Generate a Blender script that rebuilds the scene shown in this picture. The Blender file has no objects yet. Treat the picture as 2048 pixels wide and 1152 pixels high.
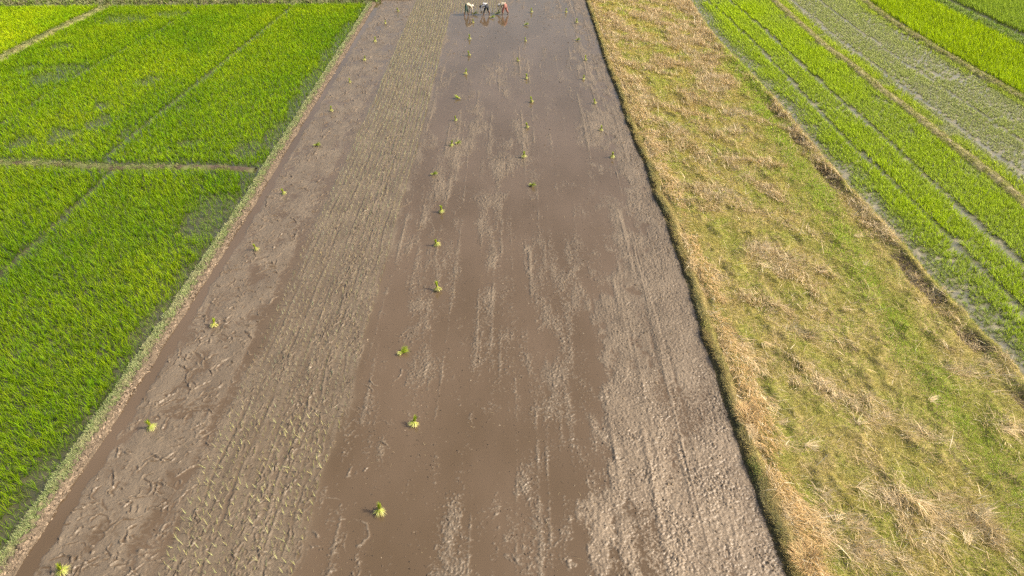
import bpy, math
import numpy as np
from mathutils import Vector, Matrix

rng = np.random.default_rng(7)
scene = bpy.context.scene
COL = scene.collection
R = math.radians

# ---------------------------------------------------------------- camera
CAM_H = 16.0
PITCH = R(36.7)                      # below the horizon
F = 1365.33                          # 24 mm lens on the 2048 px wide photograph
cam_d = bpy.data.cameras.new('camera')
cam_d.lens = 24.0
cam_d.sensor_width = 36.0
cam_d.clip_end = 3000
cam = bpy.data.objects.new('camera', cam_d)
COL.objects.link(cam)
cam.location = (0, 0, CAM_H)
cam.rotation_euler = (math.pi / 2 - PITCH, 0, 0)
scene.camera = cam
cp, sp = math.cos(PITCH), math.sin(PITCH)


def at(px, py, z=0.0):
    """place on the ground that a survey of the photograph gives: photo pixel -> world x, y at height z"""
    px = np.asarray(px, float); py = np.asarray(py, float)
    u = (px - 1024) / F; v = (576 - py) / F
    dx = u; dy = cp + v * sp; dz = -sp + v * cp
    t = (z - CAM_H) / dz
    return dx * t, dy * t


def depth_of(y):
    return y * cp + CAM_H * sp


def seen(x, y, mx=3.0, near=7.6, far=70.0):
    return (np.abs(x) < 0.75 * depth_of(y) + mx) & (y > near) & (y < far)


# ---------------------------------------------------------------- noise
def _h(ix, iy, s):
    n = (ix.astype(np.int64) * 374761393 + iy.astype(np.int64) * 668265263 + s * 974634121) & 0xFFFFFFFF
    n = ((n ^ (n >> 13)) * 1274126177) & 0xFFFFFFFF
    n = ((n ^ (n >> 16)) * 2246822519) & 0xFFFFFFFF
    return ((n ^ (n >> 15)) & 0xFFFF) / 65535.0


def noise(x, y, s=0):
    """gradient noise, about -1..1"""
    x = np.asarray(x, float); y = np.asarray(y, float)
    ix = np.floor(x); iy = np.floor(y)
    fx = x - ix; fy = y - iy
    u = fx * fx * fx * (fx * (fx * 6 - 15) + 10); v = fy * fy * fy * (fy * (fy * 6 - 15) + 10)

    def g(i, j):
        a = _h(ix + i, iy + j, s) * 2 * math.pi
        return np.cos(a) * (fx - i) + np.sin(a) * (fy - j)
    a = g(0, 0); b = g(1, 0); c = g(0, 1); d = g(1, 1)
    return 1.5 * ((a * (1 - u) + b * u) * (1 - v) + (c * (1 - u) + d * u) * v)


def fbm(x, y, o=4, s=0, gain=0.5):
    r = 0; a = 1.0; t = 0
    for k in range(o):
        r = r + a * noise(x, y, s + 17 * k); t += a
        x = x * 2.03 + 11.3; y = y * 2.03 - 7.1; a *= gain
    return r / t * 1.6


def sstep(a, b, x):
    t = np.clip((x - a) / (b - a), 0, 1)
    return t * t * (3 - 2 * t)


# ---------------------------------------------------------------- edges of the fields (x as a function of y)
def edge(pts, z=0.0):
    p = np.array(pts, float)
    x, y = at(p[:, 0], p[:, 1], z)
    o = np.argsort(y); x = x[o]; y = y[o]

    def f(Y):
        Y = np.asarray(Y, float)
        r = np.interp(Y, y, x)
        n = min(2, len(x) - 1)
        s0 = (x[n] - x[0]) / (y[n] - y[0]); s1 = (x[-1] - x[-1 - n]) / (y[-1] - y[-1 - n])
        r = np.where(Y < y[0], x[0] + s0 * (Y - y[0]), r)
        return np.where(Y > y[-1], x[-1] + s1 * (Y - y[-1]), r)
    return f


xL = edge([(26, 1152), (158, 950), (257, 800), (365, 633), (514, 400), (560, 321), (673, 137), (750, 10)])
xR = edge([(1170, 0), (1187, 50), (1205, 110), (1215, 140), (1238, 195), (1250, 240), (1270, 290), (1293, 340), (1305, 385),
           (1330, 440), (1345, 490), (1365, 540), (1385, 610), (1405, 680), (1430, 740), (1445, 800), (1470, 870),
           (1495, 940), (1520, 1010), (1545, 1080), (1572, 1152)])
xPL = edge([(314, 1144), (342, 1085), (366, 1029), (391, 966), (422, 903), (450, 841), (478, 774), (531, 664), (562, 594), (604, 501),
            (649, 410), (693, 315), (745, 205), (769, 147), (799, 79), (830, 7)])
xPR = edge([(592, 1152), (647, 959), (709, 795), (721, 710), (756, 602), (804, 415), (812, 386), (844, 270), (868, 171), (888, 85), (902, 27)])
xS = edge([(1378, 0), (1400, 36), (1430, 78), (1480, 130), (1540, 193), (1580, 240), (1630, 300), (1690, 368), (1740, 425), (1800, 488),
           (1860, 560), (1910, 612), (1960, 668), (2010, 722), (2048, 762)])
xB = edge([(1545, 0), (1600, 50), (1650, 95), (1700, 130), (1760, 180), (1830, 233), (1900, 290), (1980, 350), (2048, 410)])
xC = edge([(1729, 0), (1790, 45), (1900, 112), (2048, 197)])
xD = edge([(1868, 0), (2048, 88)])
xD2 = edge([(1890, 0), (2048, 72)])
xG = edge([(1420, 20), (1470, 110), (1560, 270), (1640, 400), (1720, 530), (1790, 640), (1830, 720), (1900, 800), (2020, 960)], 0.25)
xT1 = edge([(1410, 0), (1466, 47), (1546, 127), (1609, 193), (1685, 275), (1773, 358), (1834, 416), (1931, 513), (2008, 590), (2046, 631)])
xT2 = edge([(1463, 6), (1527, 60), (1590, 120), (1663, 187), (1742, 256), (1811, 320), (1859, 361), (1945, 444), (2042, 530)])
xE = edge([(0, 119), (100, 68), (196, 22)])              # grassy path of the far left field
xK1 = edge([(0, 558), (245, 330), (210, 318), (400, 165), (590, 10)])
xK2 = edge([(60, 215), (160, 150), (325, 58), (385, 20)])


def yCross(x):                                             # the cross bund on the left
    return 31.45 - 0.052 * (x + 12.5) + 0.12 * np.sin(x * 0.7)


YFAR = 62.9                                                # the grassy bank at the head of the left fields


# ---------------------------------------------------------------- tagging and meshes
def tag(o, label=None, cat=None, group=None, kind=None):
    if label: o['label'] = label
    if cat: o['category'] = cat
    if group: o['group'] = group
    if kind: o['kind'] = kind
    return o


def link(name, me, mat=None, parent=None):
    o = bpy.data.objects.new(name, me)
    COL.objects.link(o)
    if mat and not me.materials: me.materials.append(mat)
    if parent: o.parent = parent
    return o


def mesh_np(name, V, quads=None, tris=None, col=None, attrs=None, smooth=True):
    me = bpy.data.meshes.new(name)
    V = np.ascontiguousarray(V, np.float32)
    nq = 0 if quads is None else len(quads); nt = 0 if tris is None else len(tris)
    me.vertices.add(len(V)); me.vertices.foreach_set('co', V.ravel())
    idx = []; st = []; tot = []
    if nq: idx.append(np.asarray(quads, np.int32).ravel()); tot.append(np.full(nq, 4, np.int32))
    if nt: idx.append(np.asarray(tris, np.int32).ravel()); tot.append(np.full(nt, 3, np.int32))
    idx = np.concatenate(idx); tot = np.concatenate(tot)
    st = np.concatenate([[0], np.cumsum(tot)[:-1]]).astype(np.int32)
    me.loops.add(len(idx)); me.loops.foreach_set('vertex_index', idx)
    me.polygons.add(len(tot)); me.polygons.foreach_set('loop_start', st); me.polygons.foreach_set('loop_total', tot)
    me.polygons.foreach_set('use_smooth', np.full(len(tot), smooth, bool))
    if col is not None:
        a = me.attributes.new('tint', 'FLOAT_COLOR', 'POINT')
        c = np.ones((len(V), 4), np.float32); c[:, :3] = col
        a.data.foreach_set('color', c.ravel())
    for k, v in (attrs or {}).items():
        a = me.attributes.new(k, 'FLOAT', 'POINT')
        a.data.foreach_set('value', np.ascontiguousarray(v, np.float32).ravel())
    me.update(calc_edges=True)
    return me


def grid_mesh(name, X, Y, Z, col=None, attrs=None):
    n, m = X.shape
    V = np.stack([X, Y, Z], -1).reshape(-1, 3)
    i = (np.arange(n - 1)[:, None] * m + np.arange(m - 1)[None, :]).ravel()
    q = np.stack([i, i + 1, i + m + 1, i + m], -1)
    return mesh_np(name, V, quads=q, col=None if col is None else col.reshape(-1, 3),
                   attrs={k: v.ravel() for k, v in (attrs or {}).items()})


# ---------------------------------------------------------------- materials
def mat_new(name):
    m = bpy.data.materials.new(name); m.use_nodes = True
    nt = m.node_tree; nt.nodes.clear()
    out = nt.nodes.new('ShaderNodeOutputMaterial')
    return m, nt, out


def N(nt, t, **kw):
    n = nt.nodes.new(t)
    for k, v in kw.items():
        if k.startswith('i_'):
            n.inputs[int(k[2:])].default_value = v
        else:
            setattr(n, k, v)
    return n


def leaf_material(name, trans=0.4, rough=0.55, var=0.0, spec=0.25):
    m, nt, out = mat_new(name)
    a = N(nt, 'ShaderNodeAttribute', attribute_name='tint')
    geo = N(nt, 'ShaderNodeNewGeometry')
    col = a.outputs['Color']
    p = N(nt, 'ShaderNodeBsdfPrincipled')
    p.inputs['Roughness'].default_value = rough
    p.inputs['Specular IOR Level'].default_value = spec
    nt.links.new(col, p.inputs['Base Color'])
    t = N(nt, 'ShaderNodeBsdfTranslucent')
    nt.links.new(col, t.inputs['Color'])
    mx = N(nt, 'ShaderNodeMixShader'); mx.inputs[0].default_value = trans
    nt.links.new(p.outputs[0], mx.inputs[1]); nt.links.new(t.outputs[0], mx.inputs[2])
    nt.links.new(mx.outputs[0], out.inputs['Surface'])
    return m


def soil_material(name, scale=9.0, bump=0.6, dist=0.03, rough=0.85, lo=0.65, hi=1.3, spec=0.3):
    m, nt, out = mat_new(name)
    a = N(nt, 'ShaderNodeAttribute', attribute_name='tint')
    geo = N(nt, 'ShaderNodeNewGeometry')
    n = N(nt, 'ShaderNodeTexNoise'); n.inputs['Scale'].default_value = scale; n.inputs['Detail'].default_value = 6
    n.inputs['Roughness'].default_value = 0.65
    nt.links.new(geo.outputs['Position'], n.inputs['Vector'])
    r = N(nt, 'ShaderNodeMapRange'); r.inputs[1].default_value = .3; r.inputs[2].default_value = .7
    r.inputs[3].default_value = lo; r.inputs[4].default_value = hi
    nt.links.new(n.outputs['Fac'], r.inputs[0])
    mul = N(nt, 'ShaderNodeVectorMath', operation='SCALE')
    nt.links.new(a.outputs['Color'], mul.inputs[0]); nt.links.new(r.outputs[0], mul.inputs['Scale'])
    p = N(nt, 'ShaderNodeBsdfPrincipled')
    nt.links.new(mul.outputs[0], p.inputs['Base Color'])
    p.inputs['Roughness'].default_value = rough
    p.inputs['Specular IOR Level'].default_value = spec
    n2 = N(nt, 'ShaderNodeTexNoise'); n2.inputs['Scale'].default_value = scale * 3; n2.inputs['Detail'].default_value = 5
    nt.links.new(geo.outputs['Position'], n2.inputs['Vector'])
    b = N(nt, 'ShaderNodeBump'); b.inputs['Strength'].default_value = bump; b.inputs['Distance'].default_value = dist
    nt.links.new(n2.outputs['Fac'], b.inputs['Height']); nt.links.new(b.outputs[0], p.inputs['Normal'])
    nt.links.new(p.outputs[0], out.inputs['Surface'])
    return m


def mud_material(name, mud, mud2, water, water2, mud_rough=0.42, bump=0.5, wscale=0.35):
    """wet mud; the vertex value «wet» says where water stands on it"""
    m, nt, out = mat_new(name)
    geo = N(nt, 'ShaderNodeNewGeometry')
    w = N(nt, 'ShaderNodeAttribute', attribute_name='wet')
    sepm = N(nt, 'ShaderNodeMapping'); sepm.inputs['Scale'].default_value = (1, .45, 1)
    nt.links.new(geo.outputs['Position'], sepm.inputs['Vector'])
    n1 = N(nt, 'ShaderNodeTexNoise'); n1.inputs['Scale'].default_value = 1.3; n1.inputs['Detail'].default_value = 8; n1.inputs['Roughness'].default_value = .68
    nt.links.new(sepm.outputs[0], n1.inputs['Vector'])
    n2 = N(nt, 'ShaderNodeTexNoise'); n2.inputs['Scale'].default_value = wscale; n2.inputs['Detail'].default_value = 6
    nt.links.new(sepm.outputs[0], n2.inputs['Vector'])

    def mix(fac, a, b):
        x = N(nt, 'ShaderNodeMix', data_type='RGBA')
        if isinstance(fac, float): x.inputs[0].default_value = fac
        else: nt.links.new(fac, x.inputs[0])
        for k, v in ((6, a), (7, b)):
            if isinstance(v, tuple): x.inputs[k].default_value = (*v, 1)
            else: nt.links.new(v, x.inputs[k])
        return x.outputs[2]

    def rng_(v, a, b):
        r = N(nt, 'ShaderNodeMapRange'); r.inputs[1].default_value = a; r.inputs[2].default_value = b
        nt.links.new(v, r.inputs[0]); return r.outputs[0]
    cm = mix(rng_(n1.outputs['Fac'], .35, .65), mud, mud2)
    cw = mix(rng_(n2.outputs['Fac'], .38, .62), water, water2)
    c = mix(w.outputs['Fac'], cm, cw)
    tn = N(nt, 'ShaderNodeAttribute', attribute_name='trodden')      # silt of the planted strip is more olive
    tm = N(nt, 'ShaderNodeMath', operation='MULTIPLY'); tm.inputs[1].default_value = .45
    nt.links.new(tn.outputs['Fac'], tm.inputs[0])
    c = mix(tm.outputs[0], c, mix(rng_(n1.outputs['Fac'], .35, .65), (.090, .067, .042), (.140, .108, .071)))
    dn = N(nt, 'ShaderNodeAttribute', attribute_name='dry')          # soil that has drained and paled
    c = mix(dn.outputs['Fac'], c, mix(rng_(n1.outputs['Fac'], .35, .65), (.150, .113, .076), (.215, .167, .115)))
    p = N(nt, 'ShaderNodeBsdfPrincipled')
    nt.links.new(c, p.inputs['Base Color'])
    p.inputs['IOR'].default_value = 1.44
    rr = N(nt, 'ShaderNodeMapRange'); rr.inputs[3].default_value = mud_rough; rr.inputs[4].default_value = 0.05
    nt.links.new(w.outputs['Fac'], rr.inputs[0]); nt.links.new(rr.outputs[0], p.inputs['Roughness'])
    n3 = N(nt, 'ShaderNodeTexNoise'); n3.inputs['Scale'].default_value = 18; n3.inputs['Detail'].default_value = 5; n3.inputs['Roughness'].default_value = .6
    nt.links.new(geo.outputs['Position'], n3.inputs['Vector'])
    inv = N(nt, 'ShaderNodeMapRange'); inv.inputs[3].default_value = bump; inv.inputs[4].default_value = 0.012
    nt.links.new(w.outputs['Fac'], inv.inputs[0])
    b = N(nt, 'ShaderNodeBump'); b.inputs['Distance'].default_value = .03
    nt.links.new(inv.outputs[0], b.inputs['Strength'])
    nt.links.new(n3.outputs['Fac'], b.inputs['Height']); nt.links.new(b.outputs[0], p.inputs['Normal'])
    nt.links.new(p.outputs[0], out.inputs['Surface'])
    return m


def plain(name, col, rough=0.8, scale=30, lo=.8, hi=1.15):
    m, nt, out = mat_new(name)
    tc = N(nt, 'ShaderNodeTexCoord')
    n = N(nt, 'ShaderNodeTexNoise'); n.inputs['Scale'].default_value = scale; n.inputs['Detail'].default_value = 4
    nt.links.new(tc.outputs['Object'], n.inputs['Vector'])
    r = N(nt, 'ShaderNodeMapRange'); r.inputs[1].default_value = .3; r.inputs[2].default_value = .7; r.inputs[3].default_value = lo; r.inputs[4].default_value = hi
    nt.links.new(n.outputs['Fac'], r.inputs[0])
    v = N(nt, 'ShaderNodeVectorMath', operation='SCALE'); v.inputs[0].default_value = col
    nt.links.new(r.outputs[0], v.inputs['Scale'])
    p = N(nt, 'ShaderNodeBsdfPrincipled'); p.inputs['Roughness'].default_value = rough
    nt.links.new(v.outputs[0], p.inputs['Base Color'])
    nt.links.new(p.outputs[0], out.inputs['Surface'])
    return m


M_rice = leaf_material('rice_leaf', .48, .6, spec=.12)
M_grass = leaf_material('grass_leaf', .35, .65)
M_straw = leaf_material('straw', .2, .6)
M_seed = leaf_material('seedling_leaf', .35, .5)
M_soil = soil_material('soil')
M_turf = soil_material('turf', 6, .8, .05, .9, .6, 1.35, .15)
M_mud = mud_material('wet_mud', (.104, .079, .053), (.152, .119, .082), (.082, .056, .032), (.104, .073, .046), .40, .6)
M_paddy = mud_material('paddy_mud', (.060, .055, .030), (.085, .078, .045), (.045, .046, .024), (.068, .066, .036), .5, .4)
M_young = mud_material('young_paddy_mud', (.13, .118, .068), (.235, .21, .14), (.10, .096, .06), (.15, .14, .10), .5, .5)


# ---------------------------------------------------------------- blades
class Blades:
    """collects grass blades, builds them as one mesh"""
    def __init__(s): s.V = []; s.Q = []; s.T = []; s.C = []; s.n = 0

    def add(s, P, head, L, lean, W, cb, ct, K=3, curve=0.6, taper=0.85, flat=None, tip=0.0):
        n = len(P)
        if n == 0: return s
        P = np.asarray(P, float)
        bc = lambda a: np.broadcast_to(np.asarray(a, float), (n,))
        head, L, lean, W, curve = bc(head), bc(L), bc(lean), bc(W), bc(curve)
        cb = np.broadcast_to(np.asarray(cb, float), (n, 3)); ct = np.broadcast_to(np.asarray(ct, float), (n, 3))
        hx, hy = np.cos(head), np.sin(head)
        wa = head + math.pi / 2 if flat is None else head + bc(flat)
        wx, wy = np.cos(wa), np.sin(wa)
        pos = P.copy()
        V = np.zeros((n, 2 * K + 1, 3)); C = np.zeros((n, 2 * K + 1, 3))
        for k in range(K + 1):
            t = k / K
            if k:
                th = lean + curve * (t - .5 / K)
                d = L / K
                pos = pos + np.stack([np.sin(th) * hx * d, np.sin(th) * hy * d, np.cos(th) * d], -1)
            c = cb * (1 - t) + ct * t
            if k == K:
                V[:, 2 * K] = pos; C[:, 2 * K] = c
            else:
                w = W * .5 * (1 - taper * t * t) * (1 if k else .8)
                off = np.stack([wx * w, wy * w, np.zeros(n)], -1)
                V[:, 2 * k] = pos - off; V[:, 2 * k + 1] = pos + off
                C[:, 2 * k] = c; C[:, 2 * k + 1] = c
        base = s.n + np.arange(n)[:, None] * (2 * K + 1)
        for k in range(K - 1):
            s.Q.append(base + np.array([2 * k, 2 * k + 1, 2 * k + 3, 2 * k + 2]))
        s.T.append(base + np.array([2 * K - 2, 2 * K - 1, 2 * K]))
        s.V.append(V.reshape(-1, 3)); s.C.append(C.reshape(-1, 3)); s.n += n * (2 * K + 1)
        return s

    def mesh(s, name):
        return mesh_np(name, np.concatenate(s.V), np.concatenate(s.Q) if s.Q else None, np.concatenate(s.T), col=np.concatenate(s.C))

    def build(s, name, mat, parent=None):
        return link(name, s.mesh(name), mat, parent)


def u(n, a=0.0, b=1.0):
    return rng.uniform(a, b, n)


def tint(base, n, amt=.15, hue=.08):
    """a colour with a random value and hue shift per blade"""
    b = np.broadcast_to(np.asarray(base, float), (n, 3)).copy()
    b *= (1 + rng.normal(0, amt, n).clip(-2 * amt, 2 * amt))[:, None]
    b[:, 0] *= 1 + rng.normal(0, hue, n); b[:, 2] *= 1 + rng.normal(0, hue, n)
    return b.clip(.002, .95)


def hills(bl, x, y, z, nb, L, W, cb, ct, spread=.05, lean=(.05, .5), curve=(.3, .9), K=3, wind=0.0):
    """rice hills: a fan of blades from every point"""
    n = len(x)
    if n == 0: return
    k = np.repeat(np.arange(n), nb); m = len(k)
    a = u(m, 0, 2 * math.pi); r = spread * np.sqrt(u(m))
    P = np.stack([x[k] + r * np.cos(a), y[k] + r * np.sin(a), np.broadcast_to(z, (n,))[k]], -1)
    Lk = np.broadcast_to(L, (n,))[k] * u(m, .7, 1.12)
    bl.add(P, a + rng.normal(0, .5, m) + wind, Lk, u(m, *lean), np.broadcast_to(W, (n,))[k] * u(m, .75, 1.25),
           cb[k] * u(m, .85, 1.15)[:, None], ct[k] * u(m, .82, 1.18)[:, None], K, u(m, *curve))


def jgrid(x0, x1, y0, y1, dx, dy, j=.25):
    gx, gy = np.meshgrid(np.arange(x0, x1, dx), np.arange(y0, y1, dy))
    gx = gx + (np.arange(gx.shape[0]) % 2)[:, None] * dx * .5
    gx = gx.ravel(); gy = gy.ravel()
    return gx + rng.normal(0, j * dx, gx.size), gy + rng.normal(0, j * dy, gy.size)


# ================================================================ SETTING: ground
def far_ground():
    xs = np.concatenate([[-1500, -600, -250], np.linspace(-120, 120, 60), [250, 600, 1500]])
    ys = np.concatenate([[-600, -150], np.linspace(-40, 120, 60), [250, 600, 1500]])
    X, Y = np.meshgrid(xs, ys)
    c = np.where((noise(X * .03, Y * .05, 5) > 0)[..., None], np.array([.06, .12, .012]), np.array([.09, .15, .02]))
    o = link('ground', grid_mesh('ground', X, Y, np.full(X.shape, -.45), c), M_turf)
    tag(o, kind='structure')


far_ground()

# rows of the meshes: closer together near the camera
ys = [6.5]
while ys[-1] < 76:
    Yc = max(ys[-1], 9)
    s2 = CAM_H ** 2 / (Yc ** 2 + CAM_H ** 2)
    ys.append(ys[-1] + float(np.clip(.5 * CAM_H / s2 / 682 * .92, .018, .085)))
YS = np.array(ys)


# ---------------------------------------------------------------- the puddled field in the middle
def mud_field():
    nx = 780
    t = np.linspace(0, 1, nx)
    x0 = xL(YS) - .5; x1 = xR(YS) + .3
    X = x0[:, None] + (x1 - x0)[:, None] * t[None, :]
    Y = np.broadcast_to(YS[:, None], X.shape).copy()
    dl = X - xL(YS)[:, None] - .10 * noise(Y * .9, Y * 0 + 3, 3) ; dr = xR(YS)[:, None] - X
    pl = xPL(YS)[:, None]; pr = xPR(YS)[:, None]
    pr2 = np.where(Y > 60.4, pr + 4.9, pr)
    ej = .22 * noise(X * 2.0, Y * .8, 21) + .2 * noise(Y * .5, X * .3, 22)
    inP = sstep(-.3, .35, X - pl + ej) * sstep(-.35, .35, pr2 - X + ej)
    left = (1 - sstep(-.6, -.1, X - pl))
    cen = sstep(-.1, .5, X - pr)
    # clods
    wx = X + .25 * noise(X * 1.3, Y * 1.3, 31); wy = Y + .25 * noise(X * 1.3 + 5, Y * 1.3, 32)
    clod = fbm(wx * 5.6, wy * 4.4, 4, 40, .66)
    fine = fbm(X * 17, Y * 13, 2, 47)
    grit = fbm(wx * 8.5, wy * 6.4, 3, 44, .85)
    grit2 = fbm(X * 15, Y * 12, 2, 49, .9)
    patch = sstep(-.35, .45, fbm(X * 1.1, Y * .7, 3, 83))
    SX = X + .07 * fbm(X * 3.1, Y * 3.1, 2, 33); SY = Y + .07 * fbm(X * 3.1 + 40, Y * 3.1, 2, 34)
    brk = sstep(-.6, .2, clod)
    lowst = fbm(X * .75, Y * .16, 4, 60, .6)
    low2 = fbm(X * .22, Y * .12, 3, 66)
    isl = fbm(X * 1.1, Y * .55, 4, 70, .6)
    # streaks that the plank and the tiller drew along the field
    st = np.zeros_like(X)
    for k in range(80):
        xx = rng.uniform(-8, 13)
        c = xx + .12 * np.sin(YS * rng.uniform(.05, .2) + rng.uniform(0, 6))
        amp = sstep(-.1, .4, noise(YS * .18, YS * 0 + k * 3.1, 90)) * rng.uniform(.4, 1.)
        st += (amp * rng.choice([1, 1, -1.2]))[:, None] * np.exp(-((X - c[:, None]) / rng.uniform(.03, .085)) ** 2)
    # rough strip along the right bank, broad near the camera
    wr = np.interp(YS, [7, 11, 15, 20, 26, 34, 45, 60, 75], [4.6, 4.2, 3.6, 2.6, 1.5, 1.2, 1.0, 1.1, 1.3])[:, None] + .55 * noise(Y * .35, Y * 0, 77)
    rough = 1 - sstep(-1.0, 1.3, dr - wr + 1.3 * fbm(X * .7, Y * .28, 4, 79) + 1.1 * fbm(X * 2.2, Y * 1.1, 3, 85) + .9 * grit - .5 * st - .5 * noise(X * .9, Y * .5, 78))
    near = sstep(23, 13, Y)
    # clods: small lumps that stand out of the water in clusters and long streaks
    bias = -.02 + .62 * lowst + .42 * isl + .22 * low2 + .75 * rough * (.75 + .5 * patch) + .30 * st - .25 * np.exp(-((Y - 55) / 7) ** 2) * cen
    lump = np.clip(grit * .8 + grit2 * .60 + bias - .06 - .10 * near, 0, 1.2)
    film = sstep(-.28, .5, bias)
    h = -.014 + .018 * film + .003 * low2 + .036 * lump + .006 * st
    hr = .024 + .020 * clod + .012 * lump + (.35 + .65 * patch) * (-.100 * np.clip(grit - .22, 0, 1) + .050 * np.clip(-grit - .25, 0, 1) + .020 * grit2) + .026 * st - .030 * sstep(.0, .6, noise(X * .7, Y * .3, 84))
    rn = sstep(.25, .95, rough + .3 * isl) * near
    h = h * (1 - rn) + hr * rn
    # left strip: smooth puddled mud
    hl = .012 + .018 * fbm(X * .9, Y * .7, 3, 101) + .017 * (clod + .6 * grit) * (.4 + .6 * sstep(-.2, .5, noise(X * .5, Y * .3, 9))) + .003 * fine
    h = h * (1 - left) + hl * left
    # planted strip: trodden soil
    hp = .012 + .005 * clod + .006 * grit * (.4 + .8 * sstep(-.1, .5, noise(X * .8, Y * .25, 12))) + .006 * grit2 + .014 * low2 \
        + .003 * np.sin((X - pl) / .245 * 2 * math.pi) - .075 * np.clip(grit2 - .42, 0, .6) - .04 * np.clip(grit - .45, 0, .6)
    for fr, wd, am in ((.12, .035, .5), (.31, .045, .9), (.47, .03, .5), (.61, .05, 1.0), (.70, .04, 1.0), (.86, .03, .6)):
        cx = pl + (pr - pl) * fr + .07 * noise(Y * .5, Y * 0 + fr * 40, 24) + .03 * noise(Y * 2.2, Y * 0 + fr * 40, 25)
        q = (X - cx) / wd
        hp = hp - am * .045 * sstep(-.35, .3, noise(Y * .45, Y * 0 + fr * 90, 26) + .3 * clod) * (np.exp(-q ** 2) - .45 * np.exp(-(q - 1.8) ** 2))
    h = h * (1 - inP) + hp * inP

    def rows_of(y0, y1):
        return np.searchsorted(YS, y0), np.searchsorted(YS, y1)

    def stamp(cx, cy, rad, fn):
        a, b = rows_of(cy - rad, cy + rad)
        if b - a < 2: return
        i = (a + b) // 2
        w = (x1[i] - x0[i]) / (nx - 1)
        c0 = int(max(0, (cx - rad - x0[i]) / w - 8)); c1 = int(min(nx, (cx + rad - x0[i]) / w + 8))
        if c1 - c0 < 2: return
        h[a:b, c0:c1] += fn(SX[a:b, c0:c1], SY[a:b, c0:c1]) * brk[a:b, c0:c1]
    # crescents and drags where feet and hands went through the mud
    for k in range(1500):
        y = 7.5 + 60 * rng.random() ** 1.5
        l, r = float(xL(y)) + .45, float(xPL(y)) - .12
        if k % 12 == 0: l, r = float(xPR(y)), float(xPR(y)) + 1.6
        x = l + (r - l) * rng.random() ** 1.0
        Rr = .07 + .6 * rng.random() ** 2.2; a0 = rng.uniform(0, 2 * math.pi); sp_ = rng.uniform(.35, 1.0)
        w = rng.uniform(.016, .034); d = rng.uniform(.020, .060) * (1.0 if y < 35 else 1.3)
        ccx, ccy = x + Rr * math.cos(a0), y + Rr * math.sin(a0)

        def fn(xx, yy, ccx=ccx, ccy=ccy, Rr=Rr, a0=a0, sp_=sp_, w=w, d=d):
            dx = xx - ccx; dy = yy - ccy
            rr = np.hypot(dx, dy); an = np.arctan2(dy, dx) - (a0 + math.pi)
            an = (an + math.pi) % (2 * math.pi) - math.pi
            m = np.clip(1 - np.abs(an / sp_) ** 3, 0, 1)
            q = (rr - Rr) / w
            return m * d * (np.exp(-(q - 1.1) ** 2) - 1.0 * np.exp(-(q + .6) ** 2))
        stamp(x, y, Rr * min(1.6, sp_ + .5) + .1, fn)
    # holes that feet left between the planted rows
    for k in range(2800):
        y = 7.5 + 58 * rng.random() ** 1.25
        l, r = float(xPL(y)), float(xPR(y))
        lane = rng.choice([.12, .30, .55, .62, .72, .9], p=[.08, .15, .22, .25, .2, .1])
        x = l + (r - l) * (lane + rng.normal(0, .05))
        if rng.random() < .30: x = rng.uniform(l, r)
        rd = rng.uniform(.016, .036); d = rng.uniform(.02, .060); el = rng.uniform(1.2, 5.5)

        def fn(xx, yy, x=x, y=y, rd=rd, d=d, el=el):
            q = np.hypot((xx - x) / rd, (yy - y) / (rd * el))
            return -d * np.exp(-q ** 2) + .5 * d * np.exp(-((q - 1.7) / .5) ** 2)
        stamp(x, y, rd * el * 2.6, fn)
    # round tread marks near the planted edge
    for (px, py, rad) in ((690, 1068, .62), (655, 1010, .35)):
        ax, ay = (float(v) for v in at(px, py))

        def fn(xx, yy):
            q = np.hypot(xx - ax, (yy - ay) * 1.3) / rad
            return (.028 * np.exp(-((q - 1) / .07) ** 2) - .03 * np.exp(-((q - .86) / .06) ** 2)) * sstep(-.5, .3, np.sin(np.arctan2(yy - ay, xx - ax) + 1.0))
        stamp(ax, ay, rad * 1.6, fn)
    # the still strip of water under the left bund
    dw = np.interp(YS, [7, 12, 20, 30, 45, 75], [.50, .46, .40, .36, .36, .4])[:, None] + .10 * noise(X * .4, Y * 1.6, 210) + .05 * noise(X, Y * 5, 211)
    ch = (1 - sstep(-.06, .06, dl - dw))
    h = h * (1 - ch) + (-.03) * ch
    # smooth water round the three women, planted tail behind
    fx, fy = (float(v) for v in at(975, 44))
    pool = np.exp(-(((X - fx) / 4.4) ** 4 + ((Y - fy) / 3.6) ** 4)) * sstep(-.4, .6, X - pr)
    h = h - .035 * pool * (1 - sstep(61.5, 63, Y))
    # the ends dive under the banks
    wet = 1 - sstep(-.002, .011, h)
    Z = np.where(h > .002, h, .002 * np.exp((h - .002) / .004))
    Z = Z + .0007 * fbm(X * 3, Y * 2, 2, 300) * wet
    Z = np.where(dr < .02, Z - .02, Z)
    o = link('mud_field', grid_mesh('mud_field', X, Y, Z, attrs={'wet': wet, 'trodden': inP, 'dry': rough * (1 - wet) * np.clip(.1 + .8 * sstep(20, 10, Y) + .3 * lowst, 0, 1)}), M_mud)
    tag(o, kind='structure')

    def mudz(x, y):
        i = np.clip(np.searchsorted(YS, y), 0, len(YS) - 1)
        tt = (x - x0[i]) / (x1[i] - x0[i])
        j = np.clip((tt * (nx - 1)).round().astype(int), 0, nx - 1)
        return Z[i, j], wet[i, j]
    return mudz


mudz = mud_field()


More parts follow.
